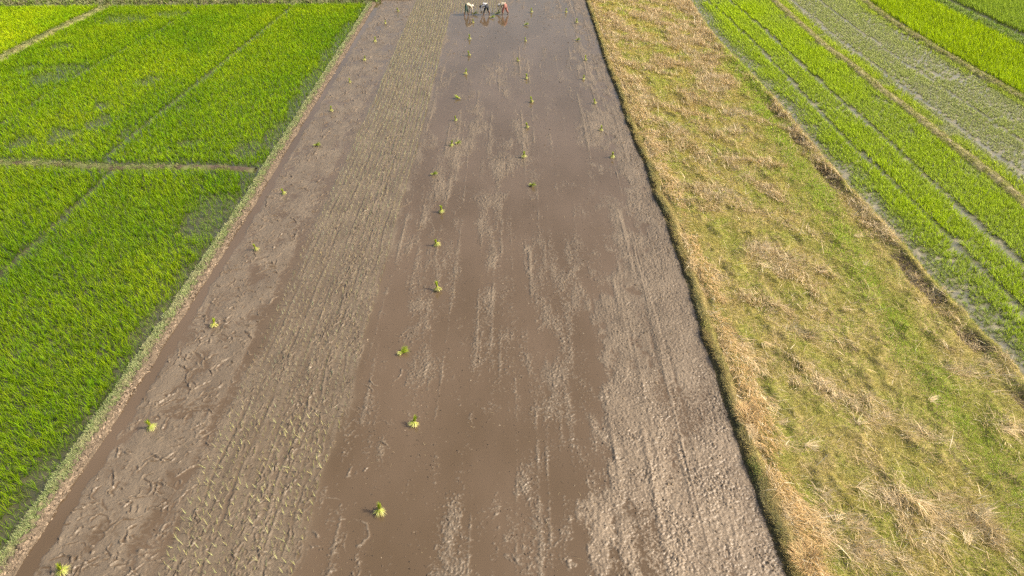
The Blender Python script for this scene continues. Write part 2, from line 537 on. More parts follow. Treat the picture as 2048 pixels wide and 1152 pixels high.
# ---------------------------------------------------------------- raised strips of earth
def ridge(name, pts, half, H, z0, colf, ds=.09, m=15, prof=2.0, rough=.05, mat=None, seed=0, wob=.08, freq=3.5):
    p = np.array(pts, float)
    seg = np.hypot(*np.diff(p, axis=0).T); s = np.concatenate([[0], np.cumsum(seg)])
    S = np.arange(0, s[-1], ds)
    cx = np.interp(S, s, p[:, 0]); cy = np.interp(S, s, p[:, 1])
    tx = np.gradient(cx); ty = np.gradient(cy); l = np.hypot(tx, ty); tx /= l; ty /= l
    nx_, ny_ = ty, -tx                                     # to the right of the way
    q = np.linspace(-1, 1, m)
    wv = half * (1 + wob * 2 * noise(S * .5, S * 0 + seed, 400)) if not callable(half) else half(S)
    off = wob * noise(S * .8, S * 0 + seed + 9, 401)
    D = q[None, :] * wv[:, None] + off[:, None]
    X = cx[:, None] + nx_[:, None] * D; Y = cy[:, None] + ny_[:, None] * D
    pr = (1 - np.abs(q) ** prof)[None, :]
    Z = z0 + H * pr + rough * pr * fbm(X * freq, Y * freq, 4, 410 + seed, .6) - .06 * (np.abs(q)[None, :] > .97)
    c = colf(X, Y, np.broadcast_to(q[None, :], X.shape))
    o = link(name, grid_mesh(name, X, Y, Z, c), mat or M_soil)
    tag(o, kind='structure')
    return o


def mixc(a, b, f):
    return np.asarray(a) * (1 - f[..., None]) + np.asarray(b) * f[..., None]


EARTH = (.105, .080, .054); DARK = (.085, .062, .042); OLIVE = (.12, .14, .045); DRYG = (.26, .24, .10)

Yb = np.arange(6.6, 64, .3)
ridge('field_bund', np.stack([xL(Yb) - .36, Yb], -1), .40, .13, .0,
      lambda X, Y, q: mixc((.16, .155, .07), EARTH, sstep(-.2, .2, q + .3 * noise(X * 3, Y * 3, 1))), seed=1, rough=.13, m=23, ds=.06, freq=7.5)
Xc = np.arange(-46, -12.9, .3)
ridge('cross_bund', np.stack([Xc, yCross(Xc)], -1), .30, .13, .0,
      lambda X, Y, q: mixc((.13, .14, .05), DARK, sstep(.0, .5, noise(X * 1.1, Y * 1.1, 2) + sstep(-22, -13, X) * .5)), seed=2)
Ye = np.arange(40, 63.5, .3)
ridge('path', np.stack([xE(Ye), Ye], -1), .55, .16, .0, lambda X, Y, q: mixc((.22, .21, .08), OLIVE, sstep(0, .6, noise(X, Y, 4))), seed=3)
Xf = np.arange(-60, -11.4, .3)
ridge('grass_bank', np.stack([Xf, 63.2 + (Xf + 46) * .035], -1), .75, .38, -.05,
      lambda X, Y, q: mixc((.13, .14, .06), (.12, .10, .06), sstep(-.2, .6, noise(X * .8, Y * 1.5, 5))), seed=4, rough=.2, wob=.15)
ridge('grass_bank', np.stack([Xf, 65.6 + (Xf + 46) * .04], -1), .8, .35, -.05,
      lambda X, Y, q: mixc((.14, .14, .06), (.12, .10, .06), sstep(-.2, .6, noise(X * .8, Y * 1.5, 6))), seed=5, rough=.2, wob=.15)
Xe = np.arange(-12.3, -9.0, .2)
ridge('end_bund', np.stack([Xe, 65.2 + 0 * Xe], -1), .5, .2, -.02, lambda X, Y, q: mixc(EARTH, DARK, sstep(-.1, .5, noise(X * 2, Y * 2, 7))), seed=6, rough=.12)

# ---------------------------------------------------------------- left paddies
def sheet(name, fa, fb, y0, y1, z, mat, nx=160, dy=.16, amp=.02, wetbias=0.5, seed=0):
    Yv = np.arange(y0, y1, dy)
    t = np.linspace(0, 1, nx)
    a = fa(Yv); b = fb(Yv)
    X = a[:, None] + (b - a)[:, None] * t[None]; Y = np.broadcast_to(Yv[:, None], X.shape)
    h = amp * (fbm(X * 2.2, Y * 1.6, 4, 500 + seed, .6) - wetbias)
    wet = 1 - sstep(-.3 * amp, .3 * amp, h)
    Z = z + np.where(h > 0, h, 0)
    o = link(name, grid_mesh(name, X, Y, Z, attrs={'wet': wet}), mat)
    tag(o, kind='structure')


C = lambda v: (lambda Y: np.full(np.shape(Y), float(v)))
sheet('paddy_field', C(-58), lambda Y: xL(Y) - .55, 6.5, 68.5, .015, M_paddy, 260, .16, .03, .25, 1)

# ---------------------------------------------------------------- right side terrain
def zS(x, y):
    """height of the stubble field"""
    d = x - xR(y)
    e = xS(y) - x
    base = .02 + (.145 + .05 * noise(y * .9, y * 0, 615)) * sstep(.02, .16, d + .17 * noise(y * 1.0, y * 0, 610) + .06 * noise(y * 4, x * 3, 611))
    lip = .02 * np.exp(-((d - .4) / .2) ** 2)
    hum = .05 * fbm(x * .9, y * .6, 3, 620) + .02 * fbm(x * 4, y * 4, 2, 621) + .16 * np.clip(fbm(x * 1.25 + .25 * y, y * .95, 3, 623) - .05, 0, 1)
    rut = -.11 * np.exp(-((d - .52 - .15 * noise(y * .5, y * 0, 612)) / .14) ** 2) * sstep(-.2, .4, noise(y * .4, y * 0 + 4, 613) + .15)
    dig = sstep(.40, .75, 1.0 - np.abs(e - .68) * 1.3) * sstep(44, 34, y) * sstep(-.15, .25, noise(y * .45, e * .4, 614))
    rid = .12 * np.exp(-((e - .3) / .3) ** 2)
    return (base + lip + hum * sstep(.5, 1.7, d) + rut + rid - .10 * dig) * sstep(-.12, .16, e) - .03 * (e < 0), dig


def stubble():
    Yv = YS[::3]
    t = np.concatenate([np.linspace(0, .09, 40)[:-1], np.linspace(.09, .88, 150)[:-1], np.linspace(.88, 1, 40)])
    a = xR(Yv) - .04; b = xS(Yv) + .12
    X = a[:, None] + (b - a)[:, None] * t[None]; Y = np.broadcast_to(Yv[:, None], X.shape).copy()
    Z, dig = zS(X, Y)
    d = X - xR(Yv)[:, None]; e = xS(Yv)[:, None] - X
    c = mixc((.20, .185, .05), (.27, .215, .09), sstep(-.4, .5, fbm(X * .8, Y * .5, 3, 640)))
    c = mixc(c, (.085, .068, .035), 1 - sstep(.15, .5, d))
    c = mixc(c, (.075, .056, .036), dig)
    o = link('stubble_field', grid_mesh('stubble_field', X, Y, Z, c), M_turf)
    tag(o, kind='structure')


stubble()
sheet('paddy_field', lambda Y: xS(Y) - .2, lambda Y: xB(Y) + .1, 14, 76, .03, M_young, 240, .14, .035, .12, 2)
sheet('paddy_field', lambda Y: xB(Y) - .1, lambda Y: xC(Y) + .1, 22, 76, .03, M_young, 240, .14, .04, .05, 3)
sheet('paddy_field', lambda Y: xC(Y) - .1, lambda Y: xC(Y) + 45, 30, 76, .015, M_paddy, 120, .3, .03, .2, 4)


def yrange(f, lo=8.0):
    """where the line x=f(y) runs within reach of the camera"""
    Y = np.arange(8, 72, .3); X = f(Y)
    k = np.abs(X) < .75 * depth_of(Y) + 6
    return Y[k]


Y_ = yrange(xB)
ridge('field_bund', np.stack([xB(Y_), Y_], -1), .42, .16, .02, lambda X, Y, q: mixc((.24, .21, .09), (.20, .165, .10), sstep(-.1, .5, noise(X * 2, Y * 2, 8) + .4 * q)), seed=7, rough=.07)
Y_ = yrange(xC)
ridge('field_bund', np.stack([xC(Y_) - .25, Y_], -1), .45, .17, .02, lambda X, Y, q: mixc((.22, .20, .085), (.16, .13, .075), sstep(-.1, .5, noise(X * 2, Y * 2, 9))), seed=8, rough=.08)
Y_ = yrange(xD)
ridge('field_bund', np.stack([xD(Y_), Y_], -1), .7, .22, .02, lambda X, Y, q: mixc((.12, .17, .03), OLIVE, sstep(-.1, .5, noise(X * 2, Y * 2, 10))), seed=9)


# ================================================================ STUFF: rice, grass, straw
def proj_ok(x, y, mx=3.0):
    return seen(x, y, mx)


def ell(x, y, px, py, rx, ry):
    a, b = at(px, py)
    w = 1 + .5 * noise(x * .9, y * .9, 700) + .25 * noise(x * 2.5, y * 2.5, 701)
    return np.hypot((x - a) / rx, (y - b) / ry) < w


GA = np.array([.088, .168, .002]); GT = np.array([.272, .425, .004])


def left_rice(name, mask, label, ga, gt, L0, seed, dense=1.0):
    x, y = jgrid(-50, -10, 7.4, 66, .17, .18, .28)
    k = mask(x, y) & proj_ok(x, y, 2.5) & (x < xL(y) - .66)
    x, y = x[k], y[k]
    gap = xL(y) - x
    # thin places
    wband = 1.0 + .5 * noise(y * .35, y * 0, 710) + .35 * noise(y * 1.1, x, 711)
    wband = np.where(y < 17, wband * .95, wband) + np.where((y > 34) & (y < 58), .5, 0) * 1.0
    thin = (gap < wband)
    thin |= ell(x, y, 420, 440, 1.3, 2.2) & (gap < 3.2)
    for e in ((120, 150, 1.5, 1.9), (150, 140, 1.1, 1.3), (300, 163, .7, 1.0), (125, 275, .95, 1.2), (200, 248, .7, .9), (205, 215, .5, .7), (50, 285, .7, .8),
              (250, 40, 2.0, 1.4), (125, 95, .8, .8), (340, 30, 1.4, 1.0), (60, 140, .8, 1.), (255, 265, .25, .9), (365, 215, .2, .7), (490, 300, 1.0, .9), (380, 290, .5, .6)):
        thin |= ell(x, y, *e)
    thin |= np.abs(y - yCross(x)) < .62 + .15 * noise(x, y, 5)
    lost = (np.abs(x - xK1(y)) < .15 + .07 * noise(y, x * 0, 12)) & (y > 8) | (np.abs(x - xK2(y)) < .13) & (noise(y * .4, y * 0, 6) > -.15)
    lost |= (np.abs(y - yCross(x)) < .30)
    lost |= np.abs(x - xE(y)) < .55
    nz = noise(x * 1.9, y * 1.9, 720)
    keep = ~lost & (~thin | (u(len(x)) < .88)) & ((nz > -.75) | (u(len(x)) < .7))
    near_sparse = sstep(15, 9, y) * .10
    keep &= u(len(x)) > near_sparse
    x, y, thin = x[keep], y[keep], thin[keep]
    n = len(x)
    f = fbm(x * .18, y * .14, 3, 730)[:, None]
    g = fbm(x * .8, y * .8, 2, 733)[:, None]
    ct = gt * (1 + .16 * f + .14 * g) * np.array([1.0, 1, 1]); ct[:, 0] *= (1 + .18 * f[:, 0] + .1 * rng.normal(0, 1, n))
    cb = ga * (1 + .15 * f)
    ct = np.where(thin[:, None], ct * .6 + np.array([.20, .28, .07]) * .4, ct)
    L = np.where(thin, .29, L0) * (1 + .12 * noise(x * .7, y * .7, 740)) * u(n, .85, 1.15)
    bl = Blades()
    d = y
    for lo, hi, nb, W, K in ((0, 17, 12, .016, 4), (17, 28, 10, .019, 3), (28, 45, 8, .025, 3), (45, 90, 7, .034, 2)):
        s = (d >= lo) & (d < hi)
        for th in (False, True):
            q = s & (thin == th)
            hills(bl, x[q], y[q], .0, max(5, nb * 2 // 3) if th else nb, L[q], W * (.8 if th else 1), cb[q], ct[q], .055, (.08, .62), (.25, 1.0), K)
    o = bl.build(name, M_rice)
    tag(o, label, 'rice', kind='stuff')


left_rice('rice_crop', lambda x, y: (y < yCross(x)), 'dense bright green rice crop below the cross bund, left of the mud field', GA, GT, .39, 1)
left_rice('rice_crop', lambda x, y: (y >= yCross(x)) & (x > xE(y)) & (y < YFAR - .7 + (x + 46) * .035), 'broad green rice crop with thin watery patches above the cross bund', GA * np.array([1.15, 1.08, 1]), GT * np.array([1.08, 1.08, 1]), .33, 2)
left_rice('rice_crop', lambda x, y: (x <= xE(y) - .3) & (y < YFAR - .6 + (x + 46) * .035), 'yellow green rice crop beyond the grassy path at far left',
          np.array([.15, .22, .003]), np.array([.44, .62, .004]), .34, 3)


def right_young():
    """transplanted rice in rows on the right"""
    for name, fa, fb, zone, label in (
            ('young_rice', lambda y: xS(y) + .16, lambda y: xB(y) - .42, 'A', 'young yellow green rice in tidy rows beside the stubble field'),
            ('young_rice', lambda y: xB(y) + .42, lambda y: xC(y) - .7, 'B', 'thin young rice on pale wet mud between two grassy bunds')):
        bl = Blades()
        if zone == 'A':
            rows_t = np.arange(0, 30, .215)
        y0 = np.arange(14, 70, .16)
        xs_ = []; ys_ = []
        for k in range(0, 60 if zone == 'A' else 60):
            off = k * .245
            yy = y0 + rng.normal(0, .03, len(y0)) + (k % 2) * .095
            xx = fa(yy) + off + rng.normal(0, .022, len(y0)) + .04 * noise(yy * .25, yy * 0 + k * .13, 800)
            m = (xx < fb(yy)) & proj_ok(xx, yy, 2.5)
            xs_.append(xx[m]); ys_.append(yy[m])
        x = np.concatenate(xs_); y = np.concatenate(ys_)
        n = len(x)
        f = fbm(x * .3, y * .14, 3, 810 + (zone == 'B'))
        if zone == 'A':
            e = x - xS(y)
            t1 = np.abs(x - xT1(y)); t2 = np.abs(x - xT2(y))
            lost = (t1 < .14 + .06 * noise(y * .6, y * 0, 3)) | (t2 < .17 + .06 * noise(y * .6, y * 0 + 7, 3))
            vig = sstep(.2, 1.5, e + .7 * noise(x * .8, y * .5, 820)) * (.85 + .3 * f) * (1 - .30 * sstep(.0, .5, noise(x * 1.1, y * .55, 821)) * sstep(1.8, .8, xB(y) - x) )
            vig = np.clip(vig, 0, 1.1)
            keep = ~lost & (u(n) < .72 + .28 * vig)
            sea = np.clip(.42 + .72 * vig, .3, 1.15)
            ct = mixc((.36, .45, .13), (.50, .68, .015), np.clip(vig, 0, 1))
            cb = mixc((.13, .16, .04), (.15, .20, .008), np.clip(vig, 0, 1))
        else:
            e = x - xB(y); g = xC(y) - x
            vig = .34 + .22 * f + .55 * (e < .95) * (noise(y * .4, y * 0, 31) > -.35) + .4 * (g < 1.2) * (noise(y * .3, y * 0, 33) > -.2)
            tr = np.abs((x - xB(y)) - 1.75) < .13
            tr |= np.abs((x - xB(y)) - 4.1 + .3 * noise(y * .2, y * 0, 5)) < .10
            brown = sstep(-.05, .4, fbm(x * .35, y * .12, 2, 822))
            keep = ~tr & (u(n) < .92 - .34 * brown)
            vig = np.clip(vig, 0, 1)
            sea = .42 + .65 * vig
            ct = mixc((.48, .54, .22), (.50, .64, .04), np.clip((vig - .25) / .6, 0, 1))
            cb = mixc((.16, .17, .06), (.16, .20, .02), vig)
        x, y, sea, ct, cb = x[keep], y[keep], sea[keep], ct[keep], cb[keep]
        ct = ct * u(len(x), .85, 1.15)[:, None]
        L = .30 * sea * u(len(x), .8, 1.2)
        for lo, hi, nb, W, K in ((0, 30, 20, .021, 3), (30, 45, 17, .028, 2), (45, 90, 13, .038, 2)):
            q = (y >= lo) & (y < hi)
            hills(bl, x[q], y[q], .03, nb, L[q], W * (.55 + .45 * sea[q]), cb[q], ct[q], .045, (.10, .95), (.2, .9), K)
        o = bl.build(name, M_rice)
        tag(o, label, 'rice', kind='stuff')
    # the tall bright crop and the one beyond it
    for fa, fb, lab, ga, gt, L0 in (
            (lambda y: xC(y) + .22, lambda y: xD(y) - .75, 'tall glowing yellow green rice between the two far right bunds', np.array([.10, .15, .005]), np.array([.46, .63, .005]), .50),
            (lambda y: xD(y) + 1.55, lambda y: xD(y) + 30, 'mid green rice crop beyond the last bund at top right', np.array([.12, .18, .01]), np.array([.34, .48, .04]), .5)):
        x, y = jgrid(12, 66, 26, 70, .20, .20, .3)
        k = (x > fa(y)) & (x < fb(y)) & proj_ok(x, y, 2.5)
        x, y = x[k], y[k]; n = len(x)
        f = fbm(x * .5, y * .15, 3, 830)[:, None]
        bl = Blades()
        s = y < 45
        L = L0 * (1 + .12 * f[:, 0]) * u(n, .85, 1.15)
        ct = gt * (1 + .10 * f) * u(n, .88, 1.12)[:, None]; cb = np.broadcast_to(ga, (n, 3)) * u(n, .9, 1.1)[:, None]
        hills(bl, x[s], y[s], 0, 9, L[s], .024, cb[s], ct[s], .06, (.05, .5), (.2, .9), 3)
        s = ~s
        hills(bl, x[s], y[s], 0, 7, L[s], .033, cb[s], ct[s], .06, (.05, .5), (.2, .9), 2)
        tag(bl.build('rice_crop', M_rice), lab, 'rice', kind='stuff')


right_young()


def strip_grass(name, label, pts, half, zf, dens, L, cols, lean=(.1, .9), W=.012, seed=0, side=None, K=2, keepf=None, mat=None):
    p = np.array(pts, float)
    seg = np.hypot(*np.diff(p, axis=0).T); s = np.concatenate([[0], np.cumsum(seg)])
    n = int(s[-1] * 2 * half * dens)
    S = u(n, 0, s[-1]); q = u(n, -1, 1) if side is None else u(n, *side)
    cx = np.interp(S, s, p[:, 0]); cy = np.interp(S, s, p[:, 1])
    tx = np.interp(S, s, np.gradient(p[:, 0], s)); ty = np.interp(S, s, np.gradient(p[:, 1], s))
    l = np.hypot(tx, ty)
    edge_w = 1 + .25 * noise(S * 1.3, S * 0 + seed, 900)
    x = cx + ty / l * q * half * edge_w; y = cy - tx / l * q * half * edge_w
    k = proj_ok(x, y, 2.5) & (u(n) < .55 + .9 * (noise(x * 2, y * 2, 905 + seed) + .2))
    if keepf is not None: k &= keepf(x, y, q)
    # fewer, broader blades far away
    dist = np.clip((y - 12) / 40, 0, 1)
    k &= u(n) > .62 * dist
    x, y, q, dist = x[k], y[k], q[k], dist[k]; n = len(x)
    z = zf(x, y, q)
    cs = np.array(cols); ci = np.clip((sstep(-.5, .5, noise(x * 1.2, y * 1.2, 910 + seed)) * len(cols) + rng.normal(0, .45, n)).astype(int), 0, len(cols) - 1)
    c = cs[ci] * u(n, .75, 1.25)[:, None]
    bl = Blades()
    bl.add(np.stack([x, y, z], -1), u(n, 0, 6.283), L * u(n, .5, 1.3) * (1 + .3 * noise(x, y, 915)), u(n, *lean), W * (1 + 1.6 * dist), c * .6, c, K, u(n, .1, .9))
    tag(bl.build(name, mat or M_grass), label, 'grass', kind='stuff')


PALE = [(.37, .42, .18), (.30, .38, .13), (.42, .43, .21)]
strip_grass('grass', 'pale short grass along the bund left of the mud field', np.stack([xL(Yb) - .40, Yb], -1), .23,
            lambda x, y, q: .085 + .05 * (1 - q * q), 2900, .10, PALE, (.3, 1.2), .013, 1)
strip_grass('grass', 'thin grass and weeds on the cross bund between the green crops', np.stack([Xc, yCross(Xc)], -1), .30,
            lambda x, y, q: .10 * (1 - q * q), 700, .14, [(.20, .25, .06), (.16, .24, .03), (.26, .26, .10)], (.1, .9), .016, 2,
            keepf=lambda x, y, q: (x < -17) | (noise(x * .9, y * 0, 77) > .1))
strip_grass('grass', 'dry yellowish grass on the path by the far left crop', np.stack([xE(Ye), Ye], -1), .6,
            lambda x, y, q: .14 * (1 - q * q), 600, .14, [(.31, .30, .11), (.25, .27, .08), (.20, .25, .06)], (.2, 1.), .02, 3)
strip_grass('grass', 'scrubby grey green grass on the bank at the head of the left crop', np.stack([Xf, 63.2 + (Xf + 46) * .035], -1), .8,
            lambda x, y, q: -.03 + .36 * (1 - q * q), 420, .26, [(.30, .34, .12), (.22, .28, .07), (.34, .31, .15), (.25, .34, .06)], (.1, 1.), .03, 4)
strip_grass('grass', 'scrubby dry grass on the farthest bank at top left', np.stack([Xf, 65.6 + (Xf + 46) * .04], -1), .85,
            lambda x, y, q: -.03 + .33 * (1 - q * q), 420, .25, [(.32, .33, .14), (.22, .28, .08), (.36, .32, .16)], (.1, 1.), .03, 5)
Y_ = yrange(xB)
strip_grass('grass', 'yellowish trodden grass on the bund between the young rice fields', np.stack([xB(Y_), Y_], -1), .42,
            lambda x, y, q: .03 + .14 * (1 - q * q), 1000, .12, [(.42, .42, .11), (.36, .40, .08), (.42, .38, .15)], (.3, 1.2), .015, 6)
Y_ = yrange(xC)
strip_grass('grass', 'olive grass on the bund before the tall glowing crop', np.stack([xC(Y_) - .3, Y_], -1), .45,
            lambda x, y, q: .03 + .15 * (1 - q * q), 800, .15, [(.38, .40, .09), (.32, .38, .07), (.36, .33, .12)], (.2, 1.1), .018, 7)
Y_ = yrange(xD)
strip_grass('grass', 'lush green grass on the last bund at top right', np.stack([xD(Y_), Y_], -1), .7,
            lambda x, y, q: .03 + .2 * (1 - q * q), 420, .24, [(.24, .36, .03), (.20, .31, .04), (.28, .36, .06)], (.1, .9), .024, 8)


# ---------------------------------------------------------------- the stubble field
def straw_amount(x, y):
    d = x - xR(y); e = xS(y) - x
    a = fbm(x * .62 + .25 * y, y * .33, 4, 950, .6) + .25 * fbm(x * 2.2, y * 1.6, 2, 955)
    a = a + .75 * np.exp(-((d - .80 - .25 * noise(y * .6, y * 0, 951)) / .42) ** 2) + .55 * np.exp(-((e - .5) / .5) ** 2) * sstep(24, 34, y)
    a = a + .25 * sstep(26, 40, y) - .10
    g = np.exp(-((x - xG(y) + .3 * noise(y * .5, y * 0, 952)) / (.75 + .35 * noise(y * .7, y * 0, 953))) ** 2) * (.65 + .35 * sstep(-.4, .3, noise(x * 1.3, y * .8, 954)))
    a = a - 1.15 * g - .25 * np.exp(-((d - 3.2) / 1.2) ** 2) * sstep(30, 45, y)
    return a, g


def stubble_cover():
    n = 620000
    y = 7.6 + (71 - 7.6) * u(n) ** 1.75
    w = xS(y) - xR(y)
    x = xR(y) + w * u(n)
    k = proj_ok(x, y, 1.5) & (u(n) < np.clip(w / 11, .2, 1))
    x, y = x[k], y[k]; n = len(x)
    d = x - xR(y); e = xS(y) - x
    z, dig = zS(x, y)
    a, g = straw_amount(x, y)
    far = np.clip((y - 14) / 46, 0, 1)
    # green and olive turf
    kt = (d > .10) & (u(n) < .95 - .55 * dig - .35 * np.clip(a, 0, 1) * (d > .4))
    xt, yt, zt, gt, ft, dt, at_ = x[kt], y[kt], z[kt], g[kt], far[kt], d[kt], a[kt]
    m = len(xt)
    v = fbm(xt * .9, yt * .7, 3, 960)
    c = mixc((.46, .40, .085), (.37, .43, .05), sstep(-.35, .45, v))
    c = mixc(c, (.34, .48, .030), np.clip(1.15 * gt + .35 * sstep(.35, .8, fbm(xt * .5, yt * .4, 2, 965)), 0, 1))
    c = mixc(c, (.36, .31, .12), (1 - sstep(.12, .3, dt)))
    c = mixc(c, (.46, .37, .14), sstep(.2, .3, dt) * (1 - sstep(.5, .75, dt)))
    c = mixc(c, (.52, .39, .15), (u(m) < .20 + .35 * np.clip(at_, 0, 1)) * .8)
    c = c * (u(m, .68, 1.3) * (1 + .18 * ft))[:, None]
    bl = Blades()
    head = u(m, 0, 6.283)
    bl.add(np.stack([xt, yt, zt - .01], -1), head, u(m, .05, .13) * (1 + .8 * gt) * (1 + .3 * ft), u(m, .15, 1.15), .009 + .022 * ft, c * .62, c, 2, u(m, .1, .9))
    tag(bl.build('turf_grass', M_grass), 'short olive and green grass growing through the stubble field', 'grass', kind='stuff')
    # straw: dead, bleached stalks, combed towards the camera in the near part
    n = 420000
    y = 7.6 + (71 - 7.6) * u(n) ** 1.6
    w = xS(y) - xR(y); x = xR(y) + w * u(n)
    a, g = straw_amount(x, y); d = x - xR(y); e = xS(y) - x
    thr = u(n)
    k = proj_ok(x, y, 1.5) & (u(n) < np.clip(w / 11, .2, 1)) & (thr < .06 + .94 * sstep(-.22, .42, a - .07)) & (d > .42 + .30 * noise(y * .9, y * 0, 975)) & (e > .18)
    x, y, a, d = x[k], y[k], a[k], d[k]; n = len(x)
    z, dig = zS(x, y)
    far = np.clip((y - 14) / 46, 0, 1)
    tuft = noise(x * 1.1, y * .9, 970)
    comb = -1.0 + 1.3 * noise(x * .5, y * .4, 971)
    head = np.where(u(n) < .72, comb + rng.normal(0, .45, n), u(n, 0, 6.283))
    c = mixc((.60, .455, .235), (.70, .56, .34), sstep(-.3, .6, fbm(x * 1.6, y * 1.4, 2, 972)))
    c = mixc(c, (.60, .38, .14), np.exp(-((d - .85) / .4) ** 2) * .75)
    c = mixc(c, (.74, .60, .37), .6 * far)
    c = np.where((u(n) < .12)[:, None], np.array([.80, .70, .48]), c) * u(n, .62, 1.25)[:, None]
    L = u(n, .13, .40) * (1 + .25 * tuft) * (1 - .45 * np.exp(-((d - .8) / .4) ** 2))
    longs = u(n) < .05 * (1 - .7 * far); L = np.where(longs, L * 1.9, L)
    lean = np.clip(u(n, .55, 1.5) - .55 * far + .45 * (d < 1.5), .1, 1.55)
    lift = u(n, 0, .12) * sstep(.1, .8, a)
    bl = Blades()
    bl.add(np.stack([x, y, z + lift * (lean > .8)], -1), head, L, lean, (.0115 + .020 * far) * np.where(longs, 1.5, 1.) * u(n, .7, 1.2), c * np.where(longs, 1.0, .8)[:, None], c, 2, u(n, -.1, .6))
    tag(bl.build('straw', M_straw), 'bleached straw and dry stalks strewn over the stubble field', 'straw', kind='stuff')
    # weeds hanging on the bank beside the mud
    n = 26000
    y = 7.6 + 62 * u(n) ** 1.5; x = xR(y) + u(n, .10, 1) * (.34 + .26 * noise(y * .8, y * 0, 982))
    k = proj_ok(x, y, 1); x, y = x[k], y[k]; n = len(x)
    z, _ = zS(x, y); far = np.clip((y - 14) / 46, 0, 1)
    c = mixc((.25, .25, .11), (.40, .32, .12), sstep(-.3, .4, noise(x * 1.5, y * .8, 980)))
    c = mixc(c, (.20, .30, .03), sstep(.35, .6, noise(x * .5, y * .35, 981)))
    c = c * u(n, .65, 1.25)[:, None]
    bl = Blades()
    bl.add(np.stack([x, y, z - .01], -1), math.pi + rng.normal(0, 1.0, n), u(n, .04, .12), u(n, .1, 1.3), .010 + .02 * far, c * .6, c, 2, u(n, .2, 1.2))
    tag(bl.build('bank_weeds', M_grass), 'low weeds on the shaded bank between the mud and the stubble', 'weeds', kind='stuff')


stubble_cover()


# ---------------------------------------------------------------- crumbs and bits on the mud
def lumps(name, label, x, y, z, size, c, flat=(.4, .9)):
    n = len(x)
    base = np.array([[1, 0, 0], [0, 1, 0], [-1, 0, 0], [0, -1, 0], [0, 0, 1], [0, 0, -.4]], float)
    T = np.array([[0, 1, 4], [1, 2, 4], [2, 3, 4], [3, 0, 4], [1, 0, 5], [2, 1, 5], [3, 2, 5], [0, 3, 5]])
    V = base[None] * rng.uniform(.6, 1.4, (n, 6, 1)) * (size[:, None, None] * np.stack([u(n, .7, 2.0), u(n, .7, 1.3), u(n, *flat)], -1)[:, None, :])
    a = u(n, 0, 6.283); ca, sa = np.cos(a)[:, None], np.sin(a)[:, None]
    V = np.stack([V[..., 0] * ca - V[..., 1] * sa, V[..., 0] * sa + V[..., 1] * ca, V[..., 2]], -1)
    V += np.stack([x, y, z], -1)[:, None, :]
    me = mesh_np(name, V.reshape(-1, 3), tris=(T[None] + (np.arange(n) * 6)[:, None, None]).reshape(-1, 3), col=np.repeat(c, 6, 0), smooth=False)
    tag(link(name, me, M_soil), label, 'soil crumbs', kind='stuff')


def crumbs():
    n = 40000
    y = 7.8 + 58 * u(n) ** 1.35
    l = xPR(y) + .05; r = xR(y) - .1
    x = l + (r - l) * u(n)
    lf = u(n) < .25
    x = np.where(lf, xL(y) + .5 + (xPR(y) - xL(y) - .5) * u(n), x)
    cl = noise(x * .9, y * .35, 990)
    k = (u(n) < .5 + .9 * cl) & proj_ok(x, y, 1)
    x, y = x[k], y[k]; n = len(x)
    z, _ = mudz(x, y)
    sz = rng.lognormal(math.log(.009), .5, n).clip(.004, .032) * (1 + .5 * np.clip((y - 15) / 45, 0, 1))
    c = np.where((u(n) < .05)[:, None], np.array([.24, .19, .13]), np.array([.060, .044, .030])) * u(n, .6, 1.6)[:, None]
    lumps('mud_crumbs', 'dark crumbs of soil scattered over the wet mud field', x, y, z, sz, c)
    # coarse tilth along the right bank
    n = 16000
    y = 7.8 + 58 * u(n) ** 2.0
    wd = np.interp(y, [7, 11, 15, 20, 26, 34, 45, 75], [4.4, 4.0, 3.4, 2.4, 1.5, 1.1, .9, 1.1])
    x = xR(y) - wd * u(n) ** 1.3
    k = (u(n) < .55 + .8 * noise(x * 1.3, y * .6, 993)) & proj_ok(x, y, 1)
    x, y = x[k], y[k]; n = len(x); z, _ = mudz(x, y)
    sz = rng.lognormal(math.log(.012), .5, n).clip(.006, .04)
    c = np.array([.150, .114, .076]) * u(n, .6, 1.35)[:, None]
    lumps('mud_clods', 'small brown clods of tilled mud along the right bank', x, y, z, sz, c, (.5, 1.1))
    # crumbled edge of the left bund
    n = 9000
    y = 7.8 + 54 * u(n) ** 1.5; x = xL(y) + rng.normal(-.10, .07, n)
    z = np.interp(x - xL(y), [-.3, -.15, 0, .05], [.13, .11, .03, .005]); k = x < xL(y) + .06
    x, y, z = x[k], y[k], z[k]; n = len(x)
    lumps('bund_crumbs', 'crumbled earth along the edge of the left bund', x, y, z, rng.lognormal(math.log(.020), .5, n).clip(.008, .07), np.array([.16, .122, .084]) * u(n, .6, 1.5)[:, None], (.5, 1.1))
    n = 7000
    y = 7.8 + 58 * u(n) ** 1.3; x = xL(y) + .4 + (xR(y) - xL(y) - .5) * u(n)
    k = (u(n) < .4 + noise(x * .8, y * .4, 992)) & proj_ok(x, y, 1)
    x, y = x[k], y[k]; n = len(x); z, _ = mudz(x, y)
    c = np.where((u(n) < .6)[:, None], np.array([.075, .055, .035]), np.array([.30, .24, .14])) * u(n, .7, 1.3)[:, None]
    bl = Blades()
    bl.add(np.stack([x, y, z + .004], -1), u(n, 0, 6.283), u(n, .04, .16), u(n, 1.1, 1.55), .008 + .012 * np.clip((y - 15) / 45, 0, 1), c, c, 2, u(n, -.1, .3))
    tag(bl.build('plant_litter', M_straw), 'bits of old stalk lying on the wet mud field', 'plant litter', kind='stuff')


crumbs()

